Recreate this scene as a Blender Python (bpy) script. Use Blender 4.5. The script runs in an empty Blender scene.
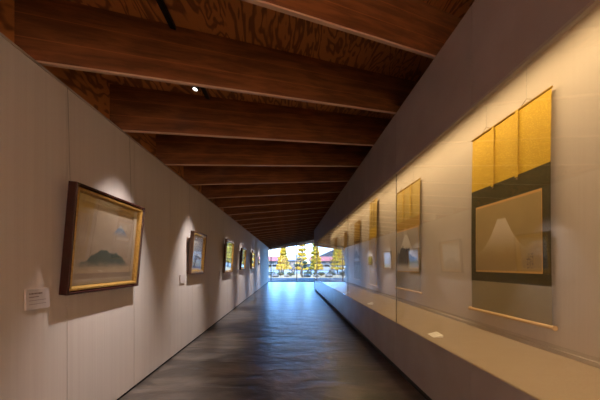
import bpy, bmesh, math, random
from mathutils import Vector, Matrix
C = bpy.context.scene
COL = C.collection
R = math.radians
random.seed(7)

# ------------------------------------------------------------------ camera
cam_d = bpy.data.cameras.new('camera'); cam = bpy.data.objects.new('camera', cam_d); COL.objects.link(cam)
cam.location = (0, 0, 1.3); cam.rotation_euler = (R(90), 0, 0)
cam_d.sensor_width = 36; cam_d.lens = 16.8; cam_d.shift_x = 10/600; cam_d.shift_y = 64.8/600
cam_d.clip_start = 0.02; cam_d.clip_end = 2000
C.camera = cam
# ------------------------------------------------------------------ view
C.view_settings.view_transform = 'Standard'; C.view_settings.look = 'None'
C.view_settings.gamma = 1; C.view_settings.use_curve_mapping = False
C.view_settings.exposure = 0.4
C.cycles.transparent_max_bounces = 24
C.cycles.max_bounces = 10
C.cycles.diffuse_bounces = 5
C.cycles.glossy_bounces = 5
C.cycles.sample_clamp_indirect = 6
# ------------------------------------------------------------------ sky and sun
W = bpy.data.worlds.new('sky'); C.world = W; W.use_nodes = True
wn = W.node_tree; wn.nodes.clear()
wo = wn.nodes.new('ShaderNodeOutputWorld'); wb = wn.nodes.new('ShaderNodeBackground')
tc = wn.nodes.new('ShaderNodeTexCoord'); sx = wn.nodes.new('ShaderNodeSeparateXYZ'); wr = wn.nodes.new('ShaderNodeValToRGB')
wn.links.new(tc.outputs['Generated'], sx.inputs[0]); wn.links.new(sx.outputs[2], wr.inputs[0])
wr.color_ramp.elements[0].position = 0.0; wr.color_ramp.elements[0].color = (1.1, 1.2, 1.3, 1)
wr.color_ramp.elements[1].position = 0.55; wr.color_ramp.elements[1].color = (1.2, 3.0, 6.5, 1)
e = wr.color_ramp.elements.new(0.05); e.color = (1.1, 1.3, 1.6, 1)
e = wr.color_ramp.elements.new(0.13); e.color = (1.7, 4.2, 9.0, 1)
# the sky is brighter over the open ground ahead (+Y) than behind the building
mr = wn.nodes.new('ShaderNodeMapRange'); wn.links.new(sx.outputs[1], mr.inputs[0])
mr.inputs[1].default_value = -.6; mr.inputs[2].default_value = .7; mr.inputs[3].default_value = .6; mr.inputs[4].default_value = 1.7
wn.links.new(mr.outputs[0], wb.inputs[1])
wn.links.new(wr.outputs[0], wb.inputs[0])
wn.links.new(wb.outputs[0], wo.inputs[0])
sd = bpy.data.lights.new('sun', 'SUN'); sd.energy = 8.5; sd.angle = R(0.6); sd.color = (1, .93, .80)
so = bpy.data.objects.new('sun', sd); COL.objects.link(so)
so.rotation_euler = Vector((0.35, 0.55, -0.75)).to_track_quat('-Z', 'Y').to_euler()

SPOT_W = 260; CASE_W = 132; FILL_W = 230
def area(name, loc, target, sx_, sy_, w, col, spread=180):
    d = bpy.data.lights.new(name, 'AREA'); d.shape = 'RECTANGLE'; d.size = sx_; d.size_y = sy_; d.energy = w; d.color = col
    d.spread = R(spread)
    o = bpy.data.objects.new(name, d); COL.objects.link(o); o.location = loc
    dv = (Vector(target)-Vector(loc)).normalized()
    up = Vector((0, 1, 0)); zc = -dv; xc = up.cross(zc).normalized(); yc = zc.cross(xc)
    o.rotation_euler = Matrix((xc, yc, zc)).transposed().to_euler()
    return o
# warm lamp line hidden behind the fascia, above the scrolls (long side along the case)
area('case_lamp_line', (1.72, 6.0, 3.03), (1.84, 6.0, 1.0), 0.08, 17.6, CASE_W, (1.0, .70, .37))
# added fill light behind the camera, bounced off the back wall
area('fill_light', (-0.5, -1.6, 2.3), (-0.5, -3.8, 1.5), 1.6, 0.3, FILL_W, (1.0, .82, .69))

# ------------------------------------------------------------------ helpers
def link(o, parent=None):
    COL.objects.link(o)
    if parent is not None: o.parent = parent
    return o
def tag(o, label=None, cat=None, group=None, kind=None):
    if label: o['label'] = label
    if cat: o['category'] = cat
    if group: o['group'] = group
    if kind: o['kind'] = kind
    return o
def thing(name, label, cat, loc=(0, 0, 0), group=None, mat=None):
    o = bpy.data.objects.new(name, None); COL.objects.link(o); o.empty_display_size = .1
    if mat is not None: o.matrix_world = mat
    else: o.location = loc
    return tag(o, label, cat, group)
def world_of(o):
    m = Matrix.LocRotScale(o.location, o.rotation_euler, o.scale)
    return world_of(o.parent) @ m if o.parent else m
def obj(name, bm, mat, parent=None, local=False, smooth=False):
    """link a bmesh as one object; vertices in world space unless local"""
    if parent is not None and not local:
        bm.transform(world_of(parent).inverted())
    bmesh.ops.recalc_face_normals(bm, faces=bm.faces)
    me = bpy.data.meshes.new(name); bm.to_mesh(me); bm.free()
    if smooth:
        for p in me.polygons: p.use_smooth = True
    for m in (mat if isinstance(mat, (list, tuple)) else [mat]): me.materials.append(m)
    return link(bpy.data.objects.new(name, me), parent)
def B(): return bmesh.new()
def box(bm, x0, x1, y0, y1, z0, z1, bevel=0):
    vs = [bm.verts.new((x, y, z)) for x in (x0, x1) for y in (y0, y1) for z in (z0, z1)]
    fs = [(0,1,3,2),(4,6,7,5),(0,4,5,1),(2,3,7,6),(0,2,6,4),(1,5,7,3)]
    fl = [bm.faces.new([vs[i] for i in f]) for f in fs]
    if bevel:
        es = list({e for f in fl for e in f.edges})
        bmesh.ops.bevel(bm, geom=es, offset=bevel, segments=2, affect='EDGES', profile=.5)
    return bm
def prism(bm, pts, d):
    """pts: 3D polygon, extruded along vector d"""
    d = Vector(d)
    a = [bm.verts.new(p) for p in pts]; b = [bm.verts.new(Vector(p)+d) for p in pts]
    bm.faces.new(a); bm.faces.new(b[::-1]); n = len(pts)
    for i in range(n): bm.faces.new((a[i], b[i], b[(i+1) % n], a[(i+1) % n]))
    return bm
def tube(bm, pts, r, seg=8, caps=True):
    pts = [Vector(p) for p in pts]; rs = r if isinstance(r, (list, tuple)) else [r]*len(pts)
    rings = []
    for i, p in enumerate(pts):
        t = (pts[min(i+1, len(pts)-1)]-pts[max(i-1, 0)]).normalized()
        a = Vector((0, 0, 1)) if abs(t.z) < .9 else Vector((1, 0, 0))
        u = t.cross(a).normalized(); v = t.cross(u)
        rings.append([bm.verts.new(p+rs[i]*(math.cos(2*math.pi*k/seg)*u+math.sin(2*math.pi*k/seg)*v)) for k in range(seg)])
    for a, b in zip(rings, rings[1:]):
        for k in range(seg): bm.faces.new((a[k], a[(k+1) % seg], b[(k+1) % seg], b[k]))
    if caps: bm.faces.new(rings[0][::-1]); bm.faces.new(rings[-1])
    return bm
def blob(bm, c, r, sub=2, jit=.15, sz=(1, 1, 1)):
    m = bmesh.ops.create_icosphere(bm, subdivisions=sub, radius=r)
    for v in m['verts']:
        k = 1+random.uniform(-jit, jit)
        v.co = Vector((v.co.x*sz[0]*k+c[0], v.co.y*sz[1]*k+c[1], v.co.z*sz[2]*k+c[2]))
    return bm

# ------------------------------------------------------------------ node helpers
class N:
    """tiny expression wrapper over math nodes"""
    def __init__(s, nt, sock): s.nt = nt; s.s = sock
    def _m(s, op, *a):
        n = s.nt.nodes.new('ShaderNodeMath'); n.operation = op
        for i, v in enumerate((s,)+a):
            if isinstance(v, N): s.nt.links.new(v.s, n.inputs[i])
            else: n.inputs[i].default_value = v
        return N(s.nt, n.outputs[0])
    def __add__(s, o): return s._m('ADD', o)
    __radd__ = __add__
    def __sub__(s, o): return s._m('SUBTRACT', o)
    def __rsub__(s, o): return (s*-1)+o
    def __mul__(s, o): return s._m('MULTIPLY', o)
    __rmul__ = __mul__
    def __truediv__(s, o): return s._m('DIVIDE', o)
    def abs(s): return s._m('ABSOLUTE')
    def pow(s, p): return s._m('POWER', p)
    def mx(s, o): return s._m('MAXIMUM', o)
    def mn(s, o): return s._m('MINIMUM', o)
    def exp(s): return s._m('EXPONENT')
    def gt(s, o): return s._m('GREATER_THAN', o)
    def lt(s, o): return s._m('LESS_THAN', o)
    def step(s, a, b):
        n = s.nt.nodes.new('ShaderNodeMapRange'); n.interpolation_type = 'SMOOTHSTEP'
        s.nt.links.new(s.s, n.inputs[0]); n.inputs[1].default_value = a; n.inputs[2].default_value = b
        return N(s.nt, n.outputs[0])
def new_mat(name):
    m = bpy.data.materials.new(name); m.use_nodes = True
    return m, m.node_tree, m.node_tree.nodes['Principled BSDF']
def plain(name, col, rough=.6, metal=0, spec=.5, emit=None, es=0):
    m, nt, p = new_mat(name)
    p.inputs['Base Color'].default_value = (*col, 1); p.inputs['Roughness'].default_value = rough
    p.inputs['Metallic'].default_value = metal; p.inputs['Specular IOR Level'].default_value = spec
    if emit: p.inputs['Emission Color'].default_value = (*emit, 1); p.inputs['Emission Strength'].default_value = es
    return m
def coords(nt, kind='Object', scale=(1, 1, 1), rot=(0, 0, 0)):
    t = nt.nodes.new('ShaderNodeTexCoord'); mp = nt.nodes.new('ShaderNodeMapping')
    nt.links.new(t.outputs[kind], mp.inputs[0]); mp.inputs['Scale'].default_value = scale; mp.inputs['Rotation'].default_value = rot
    return mp.outputs[0]
def noise(nt, vec, sc, det=4, rough=.5, dist=0):
    n = nt.nodes.new('ShaderNodeTexNoise'); nt.links.new(vec, n.inputs['Vector'])
    n.inputs['Scale'].default_value = sc; n.inputs['Detail'].default_value = det
    n.inputs['Roughness'].default_value = rough; n.inputs['Distortion'].default_value = dist
    return N(nt, n.outputs[0])
def mix(nt, f, a, b):
    n = nt.nodes.new('ShaderNodeMix'); n.data_type = 'RGBA'
    if isinstance(f, N): nt.links.new(f.s, n.inputs[0])
    else: n.inputs[0].default_value = f
    for i, v in ((6, a), (7, b)):
        if isinstance(v, (tuple, list)): n.inputs[i].default_value = (*v[:3], 1)
        else: nt.links.new(v, n.inputs[i])
    return n.outputs[2]
def bump(nt, p, h, st=.3, dist=.01):
    b = nt.nodes.new('ShaderNodeBump'); b.inputs['Strength'].default_value = st; b.inputs['Distance'].default_value = dist
    nt.links.new(h.s, b.inputs['Height']); nt.links.new(b.outputs[0], p.inputs['Normal'])
def speckle(name, a, b, sc, rough=.7, st=.3, scale=(1, 1, 1), det=5, dist=.01):
    m, nt, p = new_mat(name); n = noise(nt, coords(nt, scale=scale), sc, det)
    nt.links.new(mix(nt, n.step(.3, .7), a, b), p.inputs['Base Color']); p.inputs['Roughness'].default_value = rough
    bump(nt, p, n, st, dist); return m

def wood(name, a, b, kind, rough=.55):
    """kind 'beam': grain along local x; 'ply': rotary-cut rings"""
    m, nt, p = new_mat(name)
    if kind == 'beam':
        v = coords(nt, scale=(.35, 3, 3)); n1 = noise(nt, v, 6, 6, .6, .4)
        v2 = coords(nt, scale=(.8, 14, 14)); n2 = noise(nt, v2, 6, 4)
        t = N(nt, coords(nt)); s = nt.nodes.new('ShaderNodeSeparateXYZ'); nt.links.new(t.s, s.inputs[0])
        zz = N(nt, s.outputs[2])
        lam = (zz*(1/.15))._m('FRACT'); line = (lam-.5).abs().step(.465, .5)     # glued laminations
        k1 = nt.nodes.new('ShaderNodeTexVoronoi'); k1.inputs['Scale'].default_value = 2.2
        nt.links.new(coords(nt, scale=(1, 2.5, 2.5)), k1.inputs['Vector'])
        knot = 1-N(nt, k1.outputs['Distance']).step(.03, .09)
        f = n1.step(.35, .65)*.65+n2*.35
        c = mix(nt, f, a, b); c = mix(nt, line*.6, c, tuple(min(1, x*1.5) for x in b)); c = mix(nt, knot*.8, c, (.02, .008, .004))
        h = n2
    else:
        v = coords(nt, scale=(2.2, .55, 1.2))
        n1 = noise(nt, v, 2.0, 3, .5, .5)
        r = ((n1*70)._m('SINE')).step(-1, .2)
        n2 = noise(nt, coords(nt, scale=(2, 30, 30)), 5, 3)
        f = r*.75+n2*.25; c = mix(nt, f, a, b); h = r
    nt.links.new(c, p.inputs['Base Color']); p.inputs['Roughness'].default_value = rough
    bump(nt, p, h, .15, .004)
    return m

def glass(name, tint=(1, 1, 1), f0=.04, rough=0.0, boost=1.0):
    m, nt, p = new_mat(name); nt.nodes.remove(p); out = nt.nodes['Material Output']
    lw = nt.nodes.new('ShaderNodeLayerWeight'); lw.inputs[0].default_value = .5
    F = (N(nt, lw.outputs['Facing']).pow(5)*(1-f0)+f0)*boost
    tr = nt.nodes.new('ShaderNodeBsdfTransparent'); tr.inputs[0].default_value = (*tint, 1)
    gl = nt.nodes.new('ShaderNodeBsdfGlossy'); gl.inputs['Roughness'].default_value = rough; gl.inputs[0].default_value = (1, 1, 1, 1)
    mx = nt.nodes.new('ShaderNodeMixShader'); nt.links.new(F.mn(1.0).s, mx.inputs[0])
    nt.links.new(tr.outputs[0], mx.inputs[1]); nt.links.new(gl.outputs[0], mx.inputs[2]); nt.links.new(mx.outputs[0], out.inputs[0])
    return m

# ------------------------------------------------------------------ materials
M = {}
# floor: dark burnished concrete, long trowel strokes
m, nt, p = new_mat('burnished_concrete')
na = noise(nt, coords(nt), 1.1, 6, .6); nb = noise(nt, coords(nt, scale=(.6, 1.5, 1)), 2.6, 4, .5, .8); nc = noise(nt, coords(nt), 40, 3)
c = mix(nt, na.step(.3, .7), (.040, .027, .020), (.11, .080, .062)); c = mix(nt, nb.step(.42, .68)*.6, c, (.25, .19, .15))
nt.links.new(c, p.inputs['Base Color'])
nt.links.new((nb*.18+.27+nc*.05).s, p.inputs['Roughness']); p.inputs['Specular IOR Level'].default_value = .6
p.inputs['Coat Weight'].default_value = .4; p.inputs['Coat Roughness'].default_value = .28
bump(nt, p, nb*1.0+nc*.02+na*.9, .8, .020)
p.inputs['Coat Tint'].default_value = (.75, .9, 1, 1)
nt.links.new(p.inputs['Normal'].links[0].from_socket, p.inputs['Coat Normal'])
M['floor'] = m
# left wall: off-white cloth with fine vertical ribs
m, nt, p = new_mat('ribbed_wall_cloth')
n1 = noise(nt, coords(nt, scale=(60, 60, .6)), 1.2, 3); n2 = noise(nt, coords(nt), .7, 2); n3 = noise(nt, coords(nt, scale=(18, 18, .15)), 1, 2)
nt.links.new(mix(nt, (n1*.4+n3*.6).step(.3, .7), (.60, .535, .495), (.64, .58, .535)), p.inputs['Base Color']); p.inputs['Roughness'].default_value = .8
bump(nt, p, n1, .35, .004); M['wall'] = m
M['gap'] = plain('dark_joint', (.02, .016, .014), .9)
M['cap'] = plain('painted_wall_top', (.40, .34, .28), .6)
M['fascia'] = speckle('mauve_grey_panel', (.29, .235, .22), (.33, .27, .255), 3, .42, .02)
M['plinth'] = speckle('taupe_plinth_panel', (.34, .28, .255), (.37, .31, .285), 3, .20, .02)
m, nt, p = new_mat('case_wall_cloth')
n1 = noise(nt, coords(nt, scale=(60, 60, .6)), 1.2, 3)
nt.links.new(mix(nt, n1.step(.3, .7), (.54, .48, .41), (.56, .50, .43)), p.inputs['Base Color']); p.inputs['Roughness'].default_value = .85
bump(nt, p, n1, .1, .002); M['casewall'] = m
M['deck'] = speckle('case_deck_cloth', (.36, .28, .20), (.40, .315, .225), 90, .9, .1)
M['ply'] = wood('larch_plywood', (.15, .048, .012), (.52, .20, .055), 'ply')
M['beam'] = wood('laminated_larch', (.10, .030, .009), (.30, .105, .034), 'beam', .38)
M['arris'] = plain('lit_beam_edge', (.58, .38, .26), .5)  # lower beam edge coloured paler to stand for light caught from below
M['caseglass'] = glass('case_glass', (.985, .99, .985), .05, 0, 1.2)
M['winglass'] = glass('window_glass', (.97, .985, .98))
M['pictglass'] = glass('picture_glass', (.98, .98, .98), .05, 0, 1.7)
M['mullion'] = plain('dark_bronze_metal', (.05, .05, .055), .4, .6)
M['black'] = plain('black_metal', (.015, .015, .016), .45, .5)
M['wire'] = plain('steel_wire', (.35, .33, .30), .4, .9)
M['paper'] = plain('label_board', (.56, .50, .48), .7)
M['card'] = plain('white_card', (.85, .82, .76), .6)
M['ink'] = plain('label_print', (.17, .11, .10), .7)
M['lens'] = plain('spot_lens', (.9, .9, .9), .3, emit=(1, .95, .88), es=3)
M['gold'] = speckle('gilt_moulding', (.42, .24, .05), (.56, .34, .09), 60, .38, .1)
M['gold'].node_tree.nodes['Principled BSDF'].inputs['Metallic'].default_value = .45
M['lacquer'] = plain('dark_red_lacquer', (.040, .010, .008), .25)
M['brownframe'] = plain('brown_wood_moulding', (.12, .055, .025), .4)
M['mat'] = speckle('silk_mat', (.50, .40, .29), (.56, .46, .34), 150, .85, .08)
M['rod'] = plain('pale_wooden_rod', (.62, .42, .18), .45)
M['cord'] = plain('brown_braided_cord', (.25, .17, .09), .8)

def uvmat(name, fn, rough=.75):
    m, nt, p = new_mat(name)
    t = nt.nodes.new('ShaderNodeTexCoord'); s = nt.nodes.new('ShaderNodeSeparateXYZ'); nt.links.new(t.outputs['UV'], s.inputs[0])
    u, v = N(nt, s.outputs[0]), N(nt, s.outputs[1])
    c = fn(nt, u, v, t.outputs['UV']); nt.links.new(c, p.inputs['Base Color']); p.inputs['Roughness'].default_value = rough
    p.inputs['Specular IOR Level'].default_value = .2
    return m
def silk(name, a, b, sc=55, rough=.6, sheen=.0):
    """damask: small repeating figure"""
    def f(nt, u, v, uv):
        vo = nt.nodes.new('ShaderNodeTexVoronoi'); vo.inputs['Scale'].default_value = sc; nt.links.new(coords(nt), vo.inputs['Vector'])
        d = N(nt, vo.outputs['Distance']); n = noise(nt, coords(nt, scale=(1, 1, .3)), 5, 3)
        k = ((d*9)._m('SINE')).step(.0, .8)*.6+n*.4
        return mix(nt, k, a, b)
    return uvmat(name, f, rough)
M['silk_yellow'] = silk('yellow_damask', (.54, .34, .018), (.75, .51, .05))
M['silk_olive'] = silk('olive_brocade', (.048, .040, .010), (.095, .078, .020))
M['silk_grey'] = silk('grey_tan_silk', (.27, .225, .12), (.33, .275, .15))
M['silk_gold'] = silk('antique_gold_silk', (.34, .20, .035), (.50, .32, .06))
M['silk_sand'] = silk('sand_silk', (.44, .31, .07), (.58, .43, .12))
M['silk_brown'] = silk('brown_silk', (.13, .08, .035), (.20, .13, .06))
M['silk_band'] = plain('orange_border_silk', (.62, .36, .10), .6)

def art_white_peak(nt, u, v, uv):
    n = noise(nt, uv, 5, 5)
    d = (u-.45).abs()
    prof = .77-(d-.065).mx(0)*2.5+(d-.065).mx(0).pow(2)*3.2
    msk = (prof-v+(n-.5)*.03).step(-.015, .02)
    fade = v.step(.18, .72)
    c = mix(nt, n, (.33, .24, .09), (.43, .32, .13)); c = mix(nt, (1-v.step(.0, .5))*.35, c, (.28, .19, .09))
    c = mix(nt, msk*fade*.95, c, (.66, .58, .44))
    w = noise(nt, uv, 60, 2)                                          # brush signature at lower right
    sig = ((u-.86).abs().lt(.045))*((v-.14).abs().lt(.10))*w.gt(.56)
    return mix(nt, sig*.8, c, (.05, .035, .02))
def art_ink_peak(nt, u, v, uv):
    n = noise(nt, uv, 6, 6); d = (u-.45).abs()
    prof = .90-(d-.05).mx(0)*1.5; msk = (prof-v+(n-.5)*.05).step(-.01, .02)
    c = mix(nt, n, (.33, .29, .24), (.44, .39, .33)); c = mix(nt, msk, c, (.62, .60, .56))
    low = (.66-(u-.38).abs()*.7+(n-.5)*.5-v).step(-.01, .02)*v.step(.08, .22)
    return mix(nt, low, c, (.07, .075, .08))
def art_teal_hills(nt, u, v, uv):
    n = noise(nt, uv, 7, 6, .6); n2 = noise(nt, uv, 2.4, 3)
    c = mix(nt, n2, (.38, .29, .21), (.56, .44, .33))
    hill = .20+((((u-.42)/.24).pow(2)*-1).exp())*.20+((((u-.72)/.16).pow(2)*-1).exp())*.10+(n-.5)*.14
    m1 = (hill-v).step(-.01, .02)*(v+(n-.5)*.12).step(.10, .26)*u.step(.02, .1)*(1-u.step(.82, .98))
    c = mix(nt, m1*.92, c, (.035, .095, .095))
    pk = (.80-(u-.72).abs()*1.0+(n-.5)*.02-v).step(-.005, .02)*v.step(.60, .72)
    c = mix(nt, pk*.85, c, (.12, .22, .36))
    cap = (.80-(u-.72).abs()*1.0-v).step(-.005, .02)*(v+(n-.5)*.1).step(.745, .76)
    c = mix(nt, cap*.8, c, (.60, .55, .50))
    mist = (((v-.52)/.06).pow(2)*-1).exp()*(n2.step(.35, .6))
    return mix(nt, mist*.4, c, (.62, .53, .43))
def art_of(bg1, bg2, ink, hor, amp):
    def f(nt, u, v, uv):
        n = noise(nt, uv, 5, 6, .6); c = mix(nt, v.step(.3, 1), bg1, bg2)
        h = hor+(n-.5)*amp+(((u-.5)/.3).pow(2)*-1).exp()*.15
        return mix(nt, (h-v).step(-.02, .05)*.85, c, ink)
    return f
def art_letters(nt, u, v, uv):
    n = noise(nt, uv, 26, 3); cols = ((u*5)._m('FRACT')-.5).abs().lt(.22)
    c = mix(nt, v, (.46, .36, .22), (.52, .41, .25))
    return mix(nt, cols*n.gt(.52)*((v-.5).abs().lt(.42))*.85, c, (.04, .03, .025))
M['art_white'] = uvmat('ink_white_peak', art_white_peak)
M['art_ink'] = uvmat('ink_dark_hills', art_ink_peak)
M['art_teal'] = uvmat('ink_teal_hills', art_teal_hills)
M['art_blue'] = uvmat('paint_blue_lake', art_of((.42, .47, .55), (.70, .68, .62), (.12, .17, .30), .33, .4))
M['art_snow'] = uvmat('paint_snow_field', art_of((.70, .68, .62), (.62, .60, .42), (.22, .24, .20), .30, .3))
M['art_rose'] = uvmat('paint_rose_dusk', art_of((.55, .40, .38), (.60, .60, .62), (.30, .14, .14), .35, .4))
M['art_amber'] = uvmat('paint_amber_field', art_of((.62, .46, .18), (.72, .62, .36), (.25, .17, .08), .30, .3))
M['art_dark'] = uvmat('dark_plaque_face', art_of((.07, .05, .04), (.10, .08, .06), (.03, .02, .02), .4, .3), .4)
M['art_letters'] = uvmat('ink_columns', art_letters)

# ------------------------------------------------------------------ the place: dimensions
XL, XO = -1.64, -1.75            # face of the left partition, inner face of the outer wall behind it
XF, XG, XB = 1.28, 1.286, 2.10    # plinth front, glass, back wall of the case
YE, YW, Y0 = 15.0, 21.4, -3.8    # case end, window wall, wall behind the camera
ZB = .60                          # case deck
ZF0, ZF1 = 2.424, 3.14             # fascia
XR = 5.2                          # right wall of the lobby
T = .55                          # plan skew of the beams
def zb(x): return 3.17+.185*(x-1.29)     # underside of the beams
BD = .45                                  # beam depth

def S(name, bm, mat, parent=None): return tag(obj(name, bm, mat, parent), kind='structure') if parent is None else obj(name, bm, mat, parent)
# floor
b = B(); box(b, XO-.1, XR+.1, Y0-.1, YW+.05, -.12, 0); S('floor', b, M['floor'])
# outer walls
b = B(); prism(b, [(XO, Y0-.1, 0), (XO, Y0-.1, zb(XO)+BD), (XO, YW, zb(XO)+BD), (XO, YW, 0)], (-.12, 0, 0)); S('wall_outer_left', b, M['ply'])
b = B(); prism(b, [(XR, Y0-.1, 0), (XR, Y0-.1, zb(XR)+BD), (XR, YW, zb(XR)+BD), (XR, YW, 0)], (.12, 0, 0)); S('wall_outer_right', b, M['wall'])
b = B(); prism(b, [(XO, Y0, 0), (XR, Y0, 0), (XR, Y0, zb(XR)+BD), (XO, Y0, zb(XO)+BD)], (0, -.12, 0)); S('wall_back', b, M['wall'])
# case back wall
b = B(); box(b, XB, XB+.14, Y0, YE, 0, 3.20); S('wall_right', b, M['casewall'])
b = B(); box(b, XB-.015, XB, Y0, YE-.02, ZB+.001, ZB+.035); S('baseboard_right', b, M['casewall'])
# left partition in panels
b = B(); ys = [Y0]; y = 2.06-.885*6
while y < YW-.05: ys.append(y); y += .885
ys.append(YW-.02)
for a, c_ in zip(ys, ys[1:]): box(b, XL-.02, XL, a+.003, c_-.003, .026, 2.598)
S('wall_left', b, M['wall'])
b = B(); box(b, XL-.09, XL-.021, Y0, YW-.02, 0, 2.598); S('wall_left_core', b, M['gap'])
b = B(); box(b, XL-.095, XL+.004, Y0, YW-.02, 2.60, 2.615); S('trim_1', b, M['cap'])
b = B(); box(b, XL-.018, XL-.008, Y0, YW-.02, 0, .025); S('baseboard_left', b, M['gap'])
# plywood roof deck reaching past the window to the eave
def ye(x): return 2.51+.94*25+T*(x-1.29)
b = B(); zz = lambda x: zb(x)+BD
prism(b, [(XO-.5, Y0-.3, zz(XO-.5)), (XR+.5, Y0-.3, zz(XR+.5)), (XR+.5, ye(XR+.5)+.1, zz(XR+.5)), (XO-.5, ye(XO-.5)+.1, zz(XO-.5))], (0, 0, .12))
ceil = S('ceiling', b, M['ply'])

# beams
ordn = ['first', 'second', 'third', 'fourth', 'fifth', 'sixth', 'seventh', 'eighth', 'ninth', 'tenth', 'eleventh', 'twelfth', 'thirteenth',
        'fourteenth', 'fifteenth', 'sixteenth', 'seventeenth', 'eighteenth', 'nineteenth', 'twentieth', 'twenty-first', 'twenty-second', 'twenty-third', 'twenty-fourth', 'twenty-fifth', 'twenty-sixth']
TH = .028
dirx = Vector((1, T, .185)); nx = Vector((-T, 1, 0)).normalized()
ex = dirx.normalized(); ez = Vector((0, 0, 1)); ez = (ez-ex*ez.dot(ex)).normalized(); ey = ez.cross(ex)
def beam_mesh(x0, x1):
    L = (x1-x0)*dirx.length
    bm = B(); box(bm, 0, L, 0, TH, .012, BD*.98)
    me = bpy.data.meshes.new('roof_beam'); bmesh.ops.recalc_face_normals(bm, faces=bm.faces); bm.to_mesh(me); bm.free(); me.materials.append(M['beam'])
    bm = B(); box(bm, 0, L, 0, TH, 0, .0115)
    m2 = bpy.data.meshes.new('bottom_edge'); bmesh.ops.recalc_face_normals(bm, faces=bm.faces); bm.to_mesh(m2); bm.free(); m2.materials.append(M['arris'])
    return me, m2
inner = beam_mesh(XO+.005, XB+.10); full = beam_mesh(XO+.005, XR-.01); outm = beam_mesh(XO-.45, XR+.45)
for k in range(26):
    yx = lambda x: 2.51+.94*k+T*(x-1.29)
    inside = yx(XR) < YE+2
    x0 = XO+.005; ms = full
    if yx(XO) > YW+.2: x0 = XO-.45; ms = outm
    rot = Matrix((ex, ey, ez)).transposed().to_4x4()
    mw = Matrix.Translation((x0, yx(x0), zb(x0))) @ rot
    o = bpy.data.objects.new('roof_beam', ms[0]); COL.objects.link(o); o.matrix_world = mw
    where = 'dark laminated timber roof beam, %s one counted from the camera' % ordn[k]
    if k == 0: where = 'laminated timber roof beam nearest the camera, cut by the top edge of the photo'
    if k == 25: where = 'outermost roof beam carrying the edge of the eave beyond the windows'
    tag(o, where, 'roof beam', 'slanting timber roof beams')
    o2 = bpy.data.objects.new('bottom_edge', ms[1]); COL.objects.link(o2); o2.parent = o; o2['label'] = 'lower edge of the beam, painted pale as if lit'

# ------------------------------------------------------------------ window wall
mx_ = [XO+.03, -1.45, .52, 2.50, 4.45, XR-.03]
for i in range(len(mx_)-1):
    a, c_ = mx_[i], mx_[i+1]
    w = tag(bpy.data.objects.new('window_%d' % (i+1), None), kind='structure'); COL.objects.link(w); w.location = ((a+c_)/2, YW+.05, 0)
    b = B(); prism(b, [(a, YW+.04, .05), (c_, YW+.04, .05), (c_, YW+.04, zb(c_)-.06), (a, YW+.04, zb(a)-.06)], (0, .012, 0)); obj('pane', b, M['winglass'], w)
    b = B(); box(b, a, c_, YW+.01, YW+.08, 0, .05); prism(b, [(a, YW+.01, zb(a)-.06), (c_, YW+.01, zb(c_)-.06), (c_, YW+.01, zb(c_)-.005), (a, YW+.01, zb(a)-.005)], (0, .07, 0)); obj('window_frame', b, M['mullion'], w)
for i, x in enumerate(mx_):
    b = B(); box(b, x-.028, x+.028, YW-.0, YW+.1, 0, zb(x)-.005); S('trim_%d' % (i+2), b, M['mullion'])
b = B(); prism(b, [(XO, YW+.03, zb(XO)), (XR, YW+.03, zb(XR)), (XR, YW+.03, zb(XR)+BD), (XO, YW+.03, zb(XO)+BD)], (0, .03, 0)); S('wall_far_upper', b, M['ply'])

# ------------------------------------------------------------------ the display case
case = thing('display_case', 'long built-in glass display case with taupe plinth and fascia along the right side', 'display case', (XF, 6, 0))
seams = [1.98-1.43*4+1.43*i for i in range(14)]
seams = [s for s in seams if s < YE-.3]+[YE]
b = B(); box(b, XF+.035, XF+.06, Y0, YE-.04, 0, .085); obj('toe_kick', b, M['gap'], case)
b = B(); box(b, XF+.01, XB-.001, Y0, YE-.005, ZB-.03, ZB); obj('deck', b, M['deck'], case)
b = B(); box(b, XG+.03, XB-.001, Y0, YE-.02, ZF1-.04, ZF1); obj('case_ceiling', b, M['casewall'], case)
b = B(); box(b, XF+.06, XB+.14, YE+.001, YE+.03, 0, 3.14); obj('end_panel', b, M['fascia'], case)
b = B(); box(b, 1.67, 1.77, Y0+.1, YE-.1, 3.045, 3.095); obj('lamp_housing', b, M['black'], case)
for a, c_ in zip(seams, seams[1:]):
    b = B(); box(b, XF, XF+.02, a+.003, c_-.003, .085, ZB-.001, .001); obj('plinth_panel', b, M['plinth'], case)
    b = B(); box(b, XG, XG+.02, a+.003, c_-.003, ZF0, ZF1, .001); obj('fascia_panel', b, M['fascia'], case)
gs = seams[:-1][1::2]                    # the panes are two panels wide
gs = [Y0]+gs+[YE]
for a, c_ in zip(gs, gs[1:]):
    b = B(); box(b, XG+.004, XG+.012, a+.002, c_-.002, ZB+.001, ZF0+.0); obj('glass_pane', b, M['caseglass'], case)
    b = B(); box(b, XG+.0045, XG+.0115, c_-.0019, c_+.0019, ZB+.001, ZF0); obj('glass_joint', b, M['gap'], case)
b = B(); box(b, XG-.004, XG+.03, Y0, YE-.01, ZF0-.018, ZF0-.0005); obj('glass_rail', b, M['cap'], case)

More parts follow.
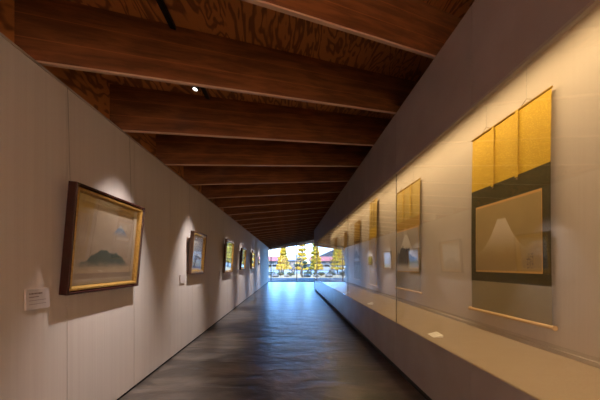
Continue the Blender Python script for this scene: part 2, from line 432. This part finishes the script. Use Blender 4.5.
# ------------------------------------------------------------------ framed pictures on the left wall
def ring(bm, x0, x1, y0, y1, w, z0, z1, w2=None):
    """mitred rectangular moulding: outer rect, width w, z0 (back) .. z1 front outer, inner lip lower"""
    w2 = w if w2 is None else w2
    prof = [(0, z0), (0, z1-.004), (.004, z1), (w*.55, z1), (w, z1-w2), (w, z0)]
    cs = [(x0, y0, 1, 1), (x1, y0, -1, 1), (x1, y1, -1, -1), (x0, y1, 1, -1)]
    rs = [[bm.verts.new((cx+sx_*d, cy+sy_*d, z)) for d, z in prof] for cx, cy, sx_, sy_ in cs]
    n = len(prof)
    for i in range(4):
        a, c_ = rs[i], rs[(i+1) % 4]
        for j in range(n): bm.faces.new((a[j], a[(j+1) % n], c_[(j+1) % n], c_[j]))
def quad_uv(name, x0, x1, y0, y1, z, d, mat, parent):
    bm = B(); box(bm, x0, x1, y0, y1, z-d, z)
    uv = bm.loops.layers.uv.new('UVMap')
    for f in bm.faces:
        for l in f.loops: l[uv].uv = ((l.vert.co.x-x0)/(x1-x0), (l.vert.co.y-y0)/(y1-y0))
    return obj(name, bm, mat, parent, local=True)
def picture(label, y0, y1, z0, h, tilt, art, outer, wo, wg, wm, dep, group='framed pictures on the left wall'):
    w = y1-y0; t = R(tilt)
    up = Vector((math.sin(t), 0, math.cos(t))); nrm = Vector((math.cos(t), 0, -math.sin(t))); ac = Vector((0, 1, 0))
    mw = Matrix((ac, up, nrm)).transposed().to_4x4(); mw.translation = (XL+.004, (y0+y1)/2, z0)
    r = thing('framed_picture', label, 'picture', group=group, mat=mw)
    x0, x1 = -w/2, w/2
    b = B(); ring(b, x0, x1, 0, h, wo, 0, dep); obj('frame', b, outer, r, local=True)
    b = B(); ring(b, x0+wo, x1-wo, wo, h-wo, wg, .006, dep-.008, .012); obj('gilt_slip', b, M['gold'], r, local=True)
    i = wo+wg
    b = B(); box(b, x0+wo*.5, x1-wo*.5, wo*.5, h-wo*.5, .002, .006); obj('backing_board', b, M['brownframe'], r, local=True)
    if wm > 0:
        b = B(); ring(b, x0+i, x1-i, i, h-i, wm, .007, .020, .003); obj('mat_border', b, M['mat'], r, local=True)
    j = i+wm
    quad_uv('painting', x0+j, x1-j, j, h-j, .013, .005, art, r)
    b = B(); box(b, x0+i-.003, x1-i+.003, i-.003, h-i+.003, .026, .028); obj('picture_glass', b, M['pictglass'], r, local=True)
    # two hanging wires up to the wall top
    top = world_of(r).inverted()
    for s in (x0+.07, x1-.07):
        a = Vector((s, h*.72, -.001)); wpt = Vector((XL+.012, (y0+y1)/2+s, 2.598))
        b = B(); tube(b, [a, Vector((s, h*.74, -.02)), top @ wpt], .0015, 5); obj('hanging_wire', b, M['wire'], r, local=True)
    return r
def wall_label(y, z, w, h, label):
    r = thing('wall_label', label, 'label', (XL+.001, y, z), 'caption boards under the pictures')
    b = B(); box(b, 0, .012, 0, w, 0, h, .001); obj('board', b, M['paper'], r, local=True)
    for row, (a, e, th) in enumerate(() if w < .17 or y > 2 else ((.12, .62, .010), (.12, .50, .006), (.12, .82, .003), (.12, .80, .003))):
        b = B(); zz_ = h*(.82-row*.18); yy = w*a
        while yy < w*e:
            d = random.uniform(.004, .012)*w/.17; box(b, .0121, .0127, yy, yy+d, zz_-th, zz_); yy += d+.003
        obj('printed_line', b, M['ink'], r, local=True)
    return r
# (label, y0, y1, z0, h, art, outer)
picture('large lacquer-framed picture of teal hills nearest the camera on the left wall', 1.98, 2.91, 1.087, .81, 5, M['art_teal'], M['lacquer'], .026, .030, .045, .062)
picture('brown-framed picture with bluish lower part, second along the left wall', 4.46, 5.15, 1.15, .70, 4.5, M['art_blue'], M['brownframe'], .022, .045, .03, .060)
picture('gilt-edged pale picture, third along the left wall', 6.80, 7.72, 1.10, .84, 4, M['art_snow'], M['brownframe'], .020, .045, .03, .060)
picture('narrow-looking framed picture with rosy painting, fourth along the left wall', 9.02, 9.90, 1.14, .71, 4, M['art_rose'], M['lacquer'], .022, .030, .03, .060)
picture('framed picture with amber painting, fifth along the left wall', 11.5, 12.5, 1.13, .76, 4, M['art_amber'], M['brownframe'], .022, .045, .03, .060)
picture('small dark plaque, last one on the left wall before the windows', 14.35, 14.95, 1.30, .43, 2, M['art_dark'], M['lacquer'], .02, .006, 0, .035)
wall_label(1.726, 1.015, .171, .130, 'pale caption board below the large teal hill picture')
wall_label(4.155, 1.02, .175, .129, 'pale caption board below the brown-framed blue picture')
wall_label(6.47, 1.04, .16, .11, 'small pale caption board below the third picture')
wall_label(8.78, 1.04, .16, .11, 'small pale caption board below the fourth picture')
wall_label(11.25, 1.04, .16, .11, 'small pale caption board below the fifth picture')

# ------------------------------------------------------------------ spotlights on a track
XT = -.93
zt = zb(XT)+BD
b = B(); box(b, XT-.02, XT+.02, .8, YW-.4, zt-.036, zt-.006)
trk = tag(obj('lighting_track', b, M['black']), 'thin black lighting track running along the plywood ceiling between the beams', 'lighting track')
def spot(y, target, watts, label, size=42):
    loc = Vector((XT, y, 3.05)); d = (Vector(target)-loc).normalized()
    r = thing('track_spotlight', label, 'spotlight', loc, 'spotlights over the left wall pictures')
    b = B(); tube(b, [loc-d*.10, loc-d*.095, loc, loc+d*.02], [.022, .034, .036, .036], 20); obj('housing', b, M['black'], r)
    b = B(); tube(b, [loc+d*.0205, loc+d*.023], .022, 20); obj('lens', b, M['lens'], r)
    b = B(); tube(b, [loc-d*.04, Vector((XT, y, zt-.036))], .009, 8); box(b, XT-.018, XT+.018, y-.05, y+.05, zt-.060, zt-.0365); obj('bracket', b, M['black'], r)
    l = bpy.data.lights.new('spot_lamp', 'SPOT'); l.energy = watts; l.spot_size = R(size); l.spot_blend = 1; l.shadow_soft_size = .03; l.color = (1, .90, .86)
    o = bpy.data.objects.new('spot_lamp', l); COL.objects.link(o); o.location = loc+d*.03; o.rotation_euler = d.to_track_quat('-Z', 'Y').to_euler()
    o.parent = r; o.location = d*.03
spot(2.76, (-1.60, 2.55, .35), SPOT_W, 'small lit ceiling spotlight aimed at the large teal hill picture', 50)
spot(4.66, (-1.60, 4.45, .45), SPOT_W, 'ceiling spotlight aimed at the second picture', 46)
spot(7.38, (-1.60, 7.26, .45), SPOT_W, 'ceiling spotlight aimed at the third picture', 46)
spot(9.26, (-1.60, 9.46, .45), SPOT_W, 'ceiling spotlight aimed at the fourth picture', 46)
spot(12.08, (-1.60, 11.9, .45), SPOT_W, 'ceiling spotlight aimed at the fifth picture', 46)
spot(14.9, (-1.60, 14.6, .6), SPOT_W, 'ceiling spotlight aimed at the small dark plaque', 50)

# ------------------------------------------------------------------ hanging scrolls in the case
def scroll(label, y0, y1, zt_, zb_, bands, art, aw, a0, a1, strips=True, tails=None, knob=.035, gap=.028, rodmat=None):
    """bands: [(z_top, z_bottom, material)], art panel from z a1 down to a0, side margin aw"""
    w = y1-y0; yc = (y0+y1)/2
    r = thing('hanging_scroll', label, 'scroll', (XB-gap, yc, zb_), 'hanging scrolls in the display case')
    def surf(y, z, off):            # the paper hangs with a faint curl of its sides
        u = (y-yc)/(w/2); v = (z-zb_)/(zt_-zb_)
        return Vector((XB-gap-.010*u*u*math.sin(math.pi*v)-.004*math.sin(3*v+u)-off, y, z))
    def sheet(name, ya, yb, za, zb2, off, mat, th=.0012, parent=r):
        nu, nv = 10, max(4, int((zb2-za)/.06)); bm = B(); uv = bm.loops.layers.uv.new('UVMap')
        g = [[bm.verts.new(surf(ya+(yb-ya)*i/nu, za+(zb2-za)*j/nv, off)) for j in range(nv+1)] for i in range(nu+1)]
        h = [[bm.verts.new(surf(ya+(yb-ya)*i/nu, za+(zb2-za)*j/nv, off-th)) for j in range(nv+1)] for i in range(nu+1)]
        for i in range(nu):
            for j in range(nv):
                bm.faces.new((g[i][j], g[i+1][j], g[i+1][j+1], g[i][j+1])); bm.faces.new((h[i][j+1], h[i+1][j+1], h[i+1][j], h[i][j]))
        for i in range(nu):
            bm.faces.new((g[i][0], h[i][0], h[i+1][0], g[i+1][0])); bm.faces.new((g[i][nv], g[i+1][nv], h[i+1][nv], h[i][nv]))
        for j in range(nv):
            bm.faces.new((g[0][j], g[0][j+1], h[0][j+1], h[0][j])); bm.faces.new((g[nu][j], h[nu][j], h[nu][j+1], g[nu][j+1]))
        for f in bm.faces:
            for l in f.loops: l[uv].uv = ((yb-l.vert.co.y)/(yb-ya), (l.vert.co.z-za)/(zb2-za))
        return obj(name, bm, mat, parent, smooth=False)
    for nm, z1, z0, mt in bands: sheet(nm, y0, y1, z0, z1, 0, mt)
    if art:
        if a1-a0 > 0: sheet('border', y0+aw-.006, y1-aw+.006, a0-.018, a1+.022, .0014, M['silk_band'])
        sheet('painting', y0+aw, y1-aw, a0, a1, .0028, art)
    if strips:
        for f in (.345, .66):
            ys_ = y1-w*f; e = sheet('hanging_strip', ys_-.017, ys_+.017, tails or bands[0][2]-.02, zt_, .014, strips if strips is not True else M['silk_yellow'], .0015)
            if tails is None: pass
            b = B(); blob(b, surf(ys_, (tails or bands[0][2]-.02)-.012, .008), .010, 1, 0, (.5, 1.5, .9)); obj('tassel', b, M['cord'], r)
    b = B(); tube(b, [(XB-gap-.003, y0-.004, zt_), (XB-gap-.003, y1+.004, zt_)], .009, 10); obj('top_rod', b, M['silk_gold'], r)
    rd = B(); xr = XB-gap-.006; tube(rd, [(xr, y0-.002, zb_), (xr, y1+.002, zb_)], .016, 14); ro = obj('bottom_rod', rd, rodmat or M['rod'], r)
    for ya, s in ((y0, -1), (y1, 1)):
        kb = B(); tube(kb, [(xr, ya+s*.002, zb_), (xr, ya+s*.012, zb_), (xr, ya+s*knob*.7, zb_), (xr, ya+s*knob, zb_)], [.014, .018, .019, .021], 14)
        k = obj('rod_knob', kb, rodmat or M['rod'], ro)
    # a cord at each eyelet, taken up by its own wire
    for f in (.24, .76):
        b = B(); yy = y0+w*f; tube(b, [(xr, yy-.055, zt_+.008), (xr, yy-.02, zt_+.03), (xr, yy, zt_+.045), (xr, yy+.02, zt_+.03), (xr, yy+.055, zt_+.008)], .0028, 6)
        obj('cord', b, M['cord'], r)
    for f in (.24, .76):
        b = B(); yy = y0+w*f; tube(b, [(xr, yy, zt_+.045), (xr, yy, ZF1-.04)], .0012, 5); obj('hanging_wire', b, M['wire'], r)
    return r
scroll('large hanging scroll with a white mountain peak, yellow silk top and olive border', 2.214, 3.18, 2.706, .804,
       [('top_silk', 2.706, 2.118, M['silk_yellow']), ('middle_silk', 2.118, 1.126, M['silk_olive']), ('lower_silk', 1.126, .804, M['silk_grey'])],
       M['art_white'], .082, 1.243, 1.908, True, 2.095)
scroll('hanging scroll with a grey peak above dark hills, second from the camera', 4.45, 5.44, 2.675, .855,
       [('top_silk', 2.675, 2.095, M['silk_sand']), ('middle_silk', 2.095, 1.925, M['silk_gold']), ('lower_silk', 1.925, .855, M['silk_grey'])],
       M['art_ink'], .05, 1.19, 1.91, M['silk_yellow'], 2.13)
scroll('narrow hanging scroll with a gold middle band, third from the camera', 6.56, 7.17, 2.86, .80,
       [('top_silk', 2.86, 2.20, M['silk_sand']), ('middle_silk', 2.20, 1.98, M['silk_yellow']), ('lower_silk', 1.98, .80, M['silk_sand'])],
       M['art_letters'], .10, 1.15, 1.95, M['silk_brown'], 2.23, gap=.06)
scroll('hanging scroll with a brown band under gold silk, fourth from the camera', 8.25, 9.03, 2.62, .85,
       [('top_silk', 2.62, 2.05, M['silk_gold']), ('middle_silk', 2.05, 1.30, M['silk_brown']), ('lower_silk', 1.30, .85, M['silk_grey'])],
       M['art_ink'], .09, 1.42, 1.95, M['silk_sand'], 2.08)
scroll('dull gold hanging scroll, fifth from the camera', 10.15, 10.75, 2.50, .86,
       [('top_silk', 2.50, 2.00, M['silk_gold']), ('middle_silk', 2.00, 1.35, M['silk_sand']), ('lower_silk', 1.35, .86, M['silk_brown'])],
       M['art_letters'], .08, 1.42, 1.92, M['silk_brown'], 2.03)
scroll('sand-coloured hanging scroll farthest from the camera', 12.35, 13.05, 2.50, .86,
       [('top_silk', 2.50, 1.98, M['silk_gold']), ('middle_silk', 1.98, 1.30, M['silk_sand']), ('lower_silk', 1.30, .86, M['silk_grey'])],
       M['art_white'], .08, 1.36, 1.90, M['silk_brown'], 2.02)

def case_card(x, y, label):
    r = thing('caption_card', label, 'label', (x, y, ZB), 'caption cards on the case deck'); r.rotation_euler = (0, 0, R(-6))
    b = B(); prism(b, [(-.045, -.075, .001), (.045, -.075, .001), (.045, -.075, .026)], (0, .15, 0)); obj('card', b, M['card'], r, local=True)
    return r
case_card(1.43, 2.76, 'small white caption card on the case deck in front of the largest scroll')
case_card(1.43, 5.00, 'small caption card on the case deck in front of the scroll with dark hills')
case_card(1.43, 6.95, 'small caption card on the case deck in front of the narrow third scroll')
case_card(1.43, 8.75, 'small caption card on the case deck in front of the fourth scroll')
case_card(1.43, 10.5, 'small caption card on the case deck in front of the dull gold fifth scroll')

# ------------------------------------------------------------------ outdoors
M['terrace'] = speckle('terrace_paving', (.035, .045, .06), (.055, .065, .08), 1.5, .9, .1)
M['gravel'] = speckle('pale_gravel', (.20, .14, .075), (.28, .20, .11), .9, .95, .4)
for q in ('terrace', 'gravel'): M[q].node_tree.nodes['Principled BSDF'].inputs['Specular IOR Level'].default_value = .05
M['asphalt'] = speckle('asphalt', (.10, .10, .10), (.15, .15, .15), 3, .9, .2)
M['bark'] = speckle('bark', (.035, .028, .022), (.09, .07, .05), 14, .9, .6)
def leafmat(name, a, b):
    m, nt, p = new_mat(name); oi = noise(nt, coords(nt), 3.0, 3)
    nt.links.new(mix(nt, oi.step(.35, .65), a, b), p.inputs['Base Color']); p.inputs['Roughness'].default_value = .7; return m
M['leaf_y'] = leafmat('yellow_leaves', (.40, .23, .004), (.60, .40, .015))
M['leaf_g'] = leafmat('yellow_green_leaves', (.22, .18, .008), (.45, .34, .015))
M['leaf_d'] = leafmat('dark_needles', (.015, .045, .022), (.04, .08, .04))
M['leaf_s'] = leafmat('shrub_leaves', (.02, .03, .01), (.07, .07, .02))
M['rock'] = speckle('grey_rock', (.06, .058, .055), (.17, .16, .15), 5, .9, .6, dist=.05)
b = B(); box(b, -14, 16, YW+.1, 27.9, -.10, -.005); tag(obj('trim_terrace', b, M['terrace']), kind='structure')
b = B(); box(b, -120, 120, 27.9, 42, -.12, -.03); tag(obj('ground_gravel', b, M['gravel']), kind='structure')
b = B(); box(b, -120, 120, 42, 400, -.12, -.02); tag(obj('ground_road', b, M['asphalt']), kind='structure')

def leaves(bm, c, r, n, s):
    for _ in range(n):
        while True:
            d = Vector((random.uniform(-1, 1), random.uniform(-1, 1), random.uniform(-1, 1)))
            if d.length < 1: break
        p = Vector(c)+Vector((d.x*r[0], d.y*r[1], d.z*r[2]))
        a = Vector((random.gauss(0, 1), random.gauss(0, 1), random.gauss(0, 1))).normalized(); b_ = a.orthogonal().normalized()
        k = s*random.uniform(.8, 1.6)
        bm.faces.new([bm.verts.new(p+q) for q in (a*k, b_*k*.55, -a*k, -b_*k*.55)])
def conifer(x, y, h, w, mat, label, n=9, z0=.9):
    r = thing('yellow_tree', label, 'tree', (x, y, -.03), 'autumn trees outside the windows')
    b = B(); tube(b, [(x, y, -.05), (x+.03, y, h*.5), (x, y, h*.97)], [.09, .06, .015], 8)
    f = B()
    for i in range(n):
        t = i/(n-1); z = z0+(h-z0)*t; rr = w*(1-t*.8)*(.85+.3*random.random())
        for k in range(5):
            an = k*1.257+i*.7; c = (x+math.cos(an)*rr*.55, y+math.sin(an)*rr*.55, z+random.uniform(-.1, .1))
            tube(b, [(x, y, z-.08), c], [.02, .006], 5)
            leaves(f, c, (rr*.45, rr*.45, .20), 75, .10)
    obj('trunk', b, M['bark'], r); obj('foliage', f, mat, r)
conifer(-.9, 38, 4.0, 1.05, M['leaf_y'], 'broad yellow tree left of the middle window bar')
conifer(1.55, 36, 5.6, .85, M['leaf_y'], 'tall slim yellow tree just right of the middle window bar')
conifer(3.3, 37, 5.0, .85, M['leaf_g'], 'slim yellow-green tree seen next to the end of the display case')
conifer(-3.7, 37, 4.6, 1.2, M['leaf_y'], 'yellow tree hidden by the left wall and mirrored in the case glass')
conifer(5.6, 40, 4.6, 1.1, M['leaf_g'], 'yellow-green tree farthest right outside')
# cloud-pruned pine
px, py = 1.12, 29.6
r = thing('garden_pine', 'small dark leaning garden pine outside, right of the middle window bar', 'tree', (px, py, -.03))
b = B(); pts = [(px+.25, py, -.04), (px+.02, py, .45), (px+.16, py, .95), (px-.08, py, 1.35), (px, py, 1.75)]
tube(b, pts, [.13, .10, .09, .07, .04], 8)
pads = [(px-.45, py, 1.30, .30), (px+.42, py, 1.55, .28), (px-.12, py, 1.9, .34), (px+.38, py-.1, 1.05, .2)]
for (a, c_, z, q) in pads: tube(b, [(px, py, z-.25), (a, c_, z-.03)], [.035, .02], 6)
obj('trunk', b, M['bark'], r)
f = B()
for (a, c_, z, q) in pads: leaves(f, (a, c_, z), (q, q, .11), 420, .05)
obj('foliage', f, M['leaf_d'], r)
# shrubs and rocks
for i, (x, y, s, lab) in enumerate([(-2.1, 31.5, .5, 'low shrub at the left end of the gravel garden'), (-1.1, 33, .42, 'low shrub below the broad yellow tree'), (.1, 32, .46, 'low shrub left of the leaning garden pine'),
                       (2.1, 32.5, .5, 'low shrub right of the leaning garden pine'), (3.2, 33.5, .45, 'low shrub below the slim yellow-green tree'), (-3.3, 31, .55, 'low shrub mirrored in the case glass')]):
    r = thing('shrub', lab, 'shrub', (x, y, -.03), 'shrubs in the gravel garden')
    f = B(); b = B()
    for k in range(7):
        an = k*.9; tube(b, [(x, y, -.03), (x+math.cos(an)*s*.6, y+math.sin(an)*s*.6, s*.9)], [.02, .008], 5)
        leaves(f, (x+math.cos(an)*s*.55, y+math.sin(an)*s*.5, s*.62), (s*.5, s*.5, s*.42), 60, .06)
    obj('stem', b, M['bark'], r); obj('foliage', f, M['leaf_s'], r)
for i, (x, y, s, lab) in enumerate([(-1.6, 30.2, .33, 'grey rock left of the middle window bar'), (-.35, 30.6, .25, 'small grey rock beside the middle window bar'), (1.9, 30.4, .32, 'grey rock right of the leaning pine'), (2.9, 31, .28, 'grey rock near the end of the display case')]):
    b = B(); blob(b, (x, y, s*.35), s, 2, .13, (1.3, 1, .75)); tag(obj('rock', b, M['rock']), lab, 'rock', 'rocks in the gravel garden')

# cars
def car(x, y, col, label, flip=1):
    r = thing('car', label, 'car', (x, y, -.02), 'cars parked across the road')
    L = 4.2; prof = [(-2.1, .35), (-2.08, .75), (-1.9, .88), (-1.35, .95), (-.75, 1.42), (.75, 1.46), (1.45, 1.0), (2.0, .85), (2.1, .6), (2.08, .35)]
    pm = plain('car_paint', col, .3, .1)
    b = B(); prism(b, [(x+flip*p[0], y-.8, p[1]) for p in prof], (0, 1.6, 0)); bmesh.ops.bevel(b, geom=[e for e in b.edges], offset=.05, segments=2, affect='EDGES'); obj('body', b, pm, r)
    for (a, c_) in ((-.72, -.05), (.05, .80)):
        b = B(); e0 = .34 if a < -.5 else 0; e1 = .38 if c_ > .5 else 0
        prism(b, [(x+flip*(a-e0), y-.812, 1.0), (x+flip*(c_+e1), y-.812, 1.0), (x+flip*c_, y-.812, 1.36), (x+flip*a, y-.812, 1.36)], (0, .02, 0)); obj('side_window', b, M['black'], r)
    for wx in (-1.3, 1.35):
        for wy in (-.82, .66):
            b = B(); tube(b, [(x+flip*wx, y+wy, .31), (x+flip*wx, y+wy+.16, .31)], .31, 20); w = obj('wheel', b, M['black'], r)
            if wy < 0: b = B(); tube(b, [(x+flip*wx, y+wy-.012, .31), (x+flip*wx, y+wy-.002, .31)], .19, 14); obj('hubcap', b, M['wire'], w)
car(-2.9, 46, (.33, .34, .36), 'white car parked at the left across the road')
car(1.9, 46.5, (.10, .11, .13), 'dark car parked behind the leaning pine', -1)
car(6.8, 46, (.33, .34, .36), 'silver car parked farthest right')
car(-7.8, 46, (.33, .34, .36), 'pale car parked far left, mirrored in the case glass', -1)

# houses
M['plaster'] = speckle('pale_plaster', (.15, .14, .13), (.19, .18, .17), 1, .9, .1)
M['redroof'] = speckle('red_roof_sheet', (.22, .03, .008), (.27, .04, .012), 2, .6, .2)
M['greyroof'] = speckle('grey_roof_tiles', (.16, .17, .19), (.24, .25, .27), 2, .7, .2)
M['darkglass'] = plain('house_window_glass', (.05, .07, .09), .15)
def house(x, y, w, d, h, rh, roof, label):
    r = thing('house', label, 'house', (x, y, -.02), 'houses across the road')
    b = B(); box(b, x-w/2, x+w/2, y-d/2, y+d/2, -.02, h); obj('wall', b, M['plaster'], r)
    b = B(); prism(b, [(x-w/2-.4, y-d/2-.5, h), (x-w/2-.4, y, h+rh), (x-w/2-.4, y+d/2+.5, h)], (w+.8, 0, 0)); obj('roof', b, roof, r)
    n = max(2, int(w/2.2))
    for i in range(n):
        xx = x-w/2+w*(i+.5)/n
        b = B(); box(b, xx-.5, xx+.5, y-d/2-.03, y-d/2+.01, 1.0, 2.1); f = obj('window', b, M['mullion'], r)
        b = B(); box(b, xx-.44, xx+.44, y-d/2-.04, y-d/2-.031, 1.06, 2.04); obj('pane', b, M['darkglass'], f)
house(-8.2, 92, 7.5, 6, 2.5, 1.5, M['redroof'], 'pale house with red roof at the left across the road')
house(1.2, 84, 5.6, 5, 2.6, 1.6, M['greyroof'], 'pale house with grey roof in the middle distance')
house(10.5, 92, 7.5, 6, 2.5, 1.4, M['redroof'], 'pale house with red roof at the right across the road')
# hills
M['hill'] = speckle('far_hill', (.03, .045, .06), (.05, .065, .085), .02, 1, .1)
b = B(); pr = []
for i in range(61):
    x = -300+i*10; pr.append((x, 360, 14+9*math.sin(i*.33+.6)+4*math.sin(i*.9)+3*random.random()))
prism(b, [(-300, 360, -1)]+pr+[(300, 360, -1)], (0, 60, 0)); tag(obj('hills', b, M['hill']), kind='structure')

# terrace furniture
M['bluepaint'] = plain('pale_blue_metal', (.20, .25, .30), .5)
tx, ty = -2.45, 26.0
r = thing('garden_table', 'pale blue metal table on the terrace outside, mirrored in the case glass', 'table', (tx, ty, -.005))
b = B(); tube(b, [(tx, ty, .70), (tx, ty, .73)], .36, 28); obj('tabletop', b, M['bluepaint'], r)
for a in range(3):
    b = B(); q = a*2.094+.4; tube(b, [(tx+.08*math.cos(q), ty+.08*math.sin(q), .70), (tx+.30*math.cos(q), ty+.30*math.sin(q), -.005)], .016, 8); obj('leg', b, M['bluepaint'], r)
def garden_chair(x, y, rz, label):
    r = thing('garden_chair', label, 'chair', (x, y, -.005), 'metal chairs on the terrace'); r.rotation_euler = (0, 0, rz)
    b = B(); box(b, -.22, .22, -.22, .22, .44, .465, .008); obj('seat', b, M['bluepaint'], r, local=True)
    b = B(); ring(b, -.22, .22, .5, .92, .03, 0, .02)
    for k in range(1, 6): box(b, -.22+.073*k-.008, -.22+.073*k+.008, .52, .90, .004, .016)
    b.transform(Matrix.Translation((0, .235, 0)) @ Matrix.Rotation(R(90-8), 4, 'X')); obj('backrest', b, M['bluepaint'], r, local=True)
    for sx_ in (-1, 1):
        for sy_ in (-1, 1):
            b = B(); tube(b, [(sx_*.19, sy_*.19, .45), (sx_*.22, sy_*.23, .0)], .012, 8)
            if sy_ > 0: tube(b, [(sx_*.19, .19, .44), (sx_*.2, .225, .56)], .012, 8)
            obj('leg', b, M['bluepaint'], r, local=True)
garden_chair(-1.86, 26.1, R(-95), 'pale blue metal chair on the terrace, right of the round table')
garden_chair(-3.05, 25.9, R(85), 'pale blue metal chair on the terrace, left of the round table')
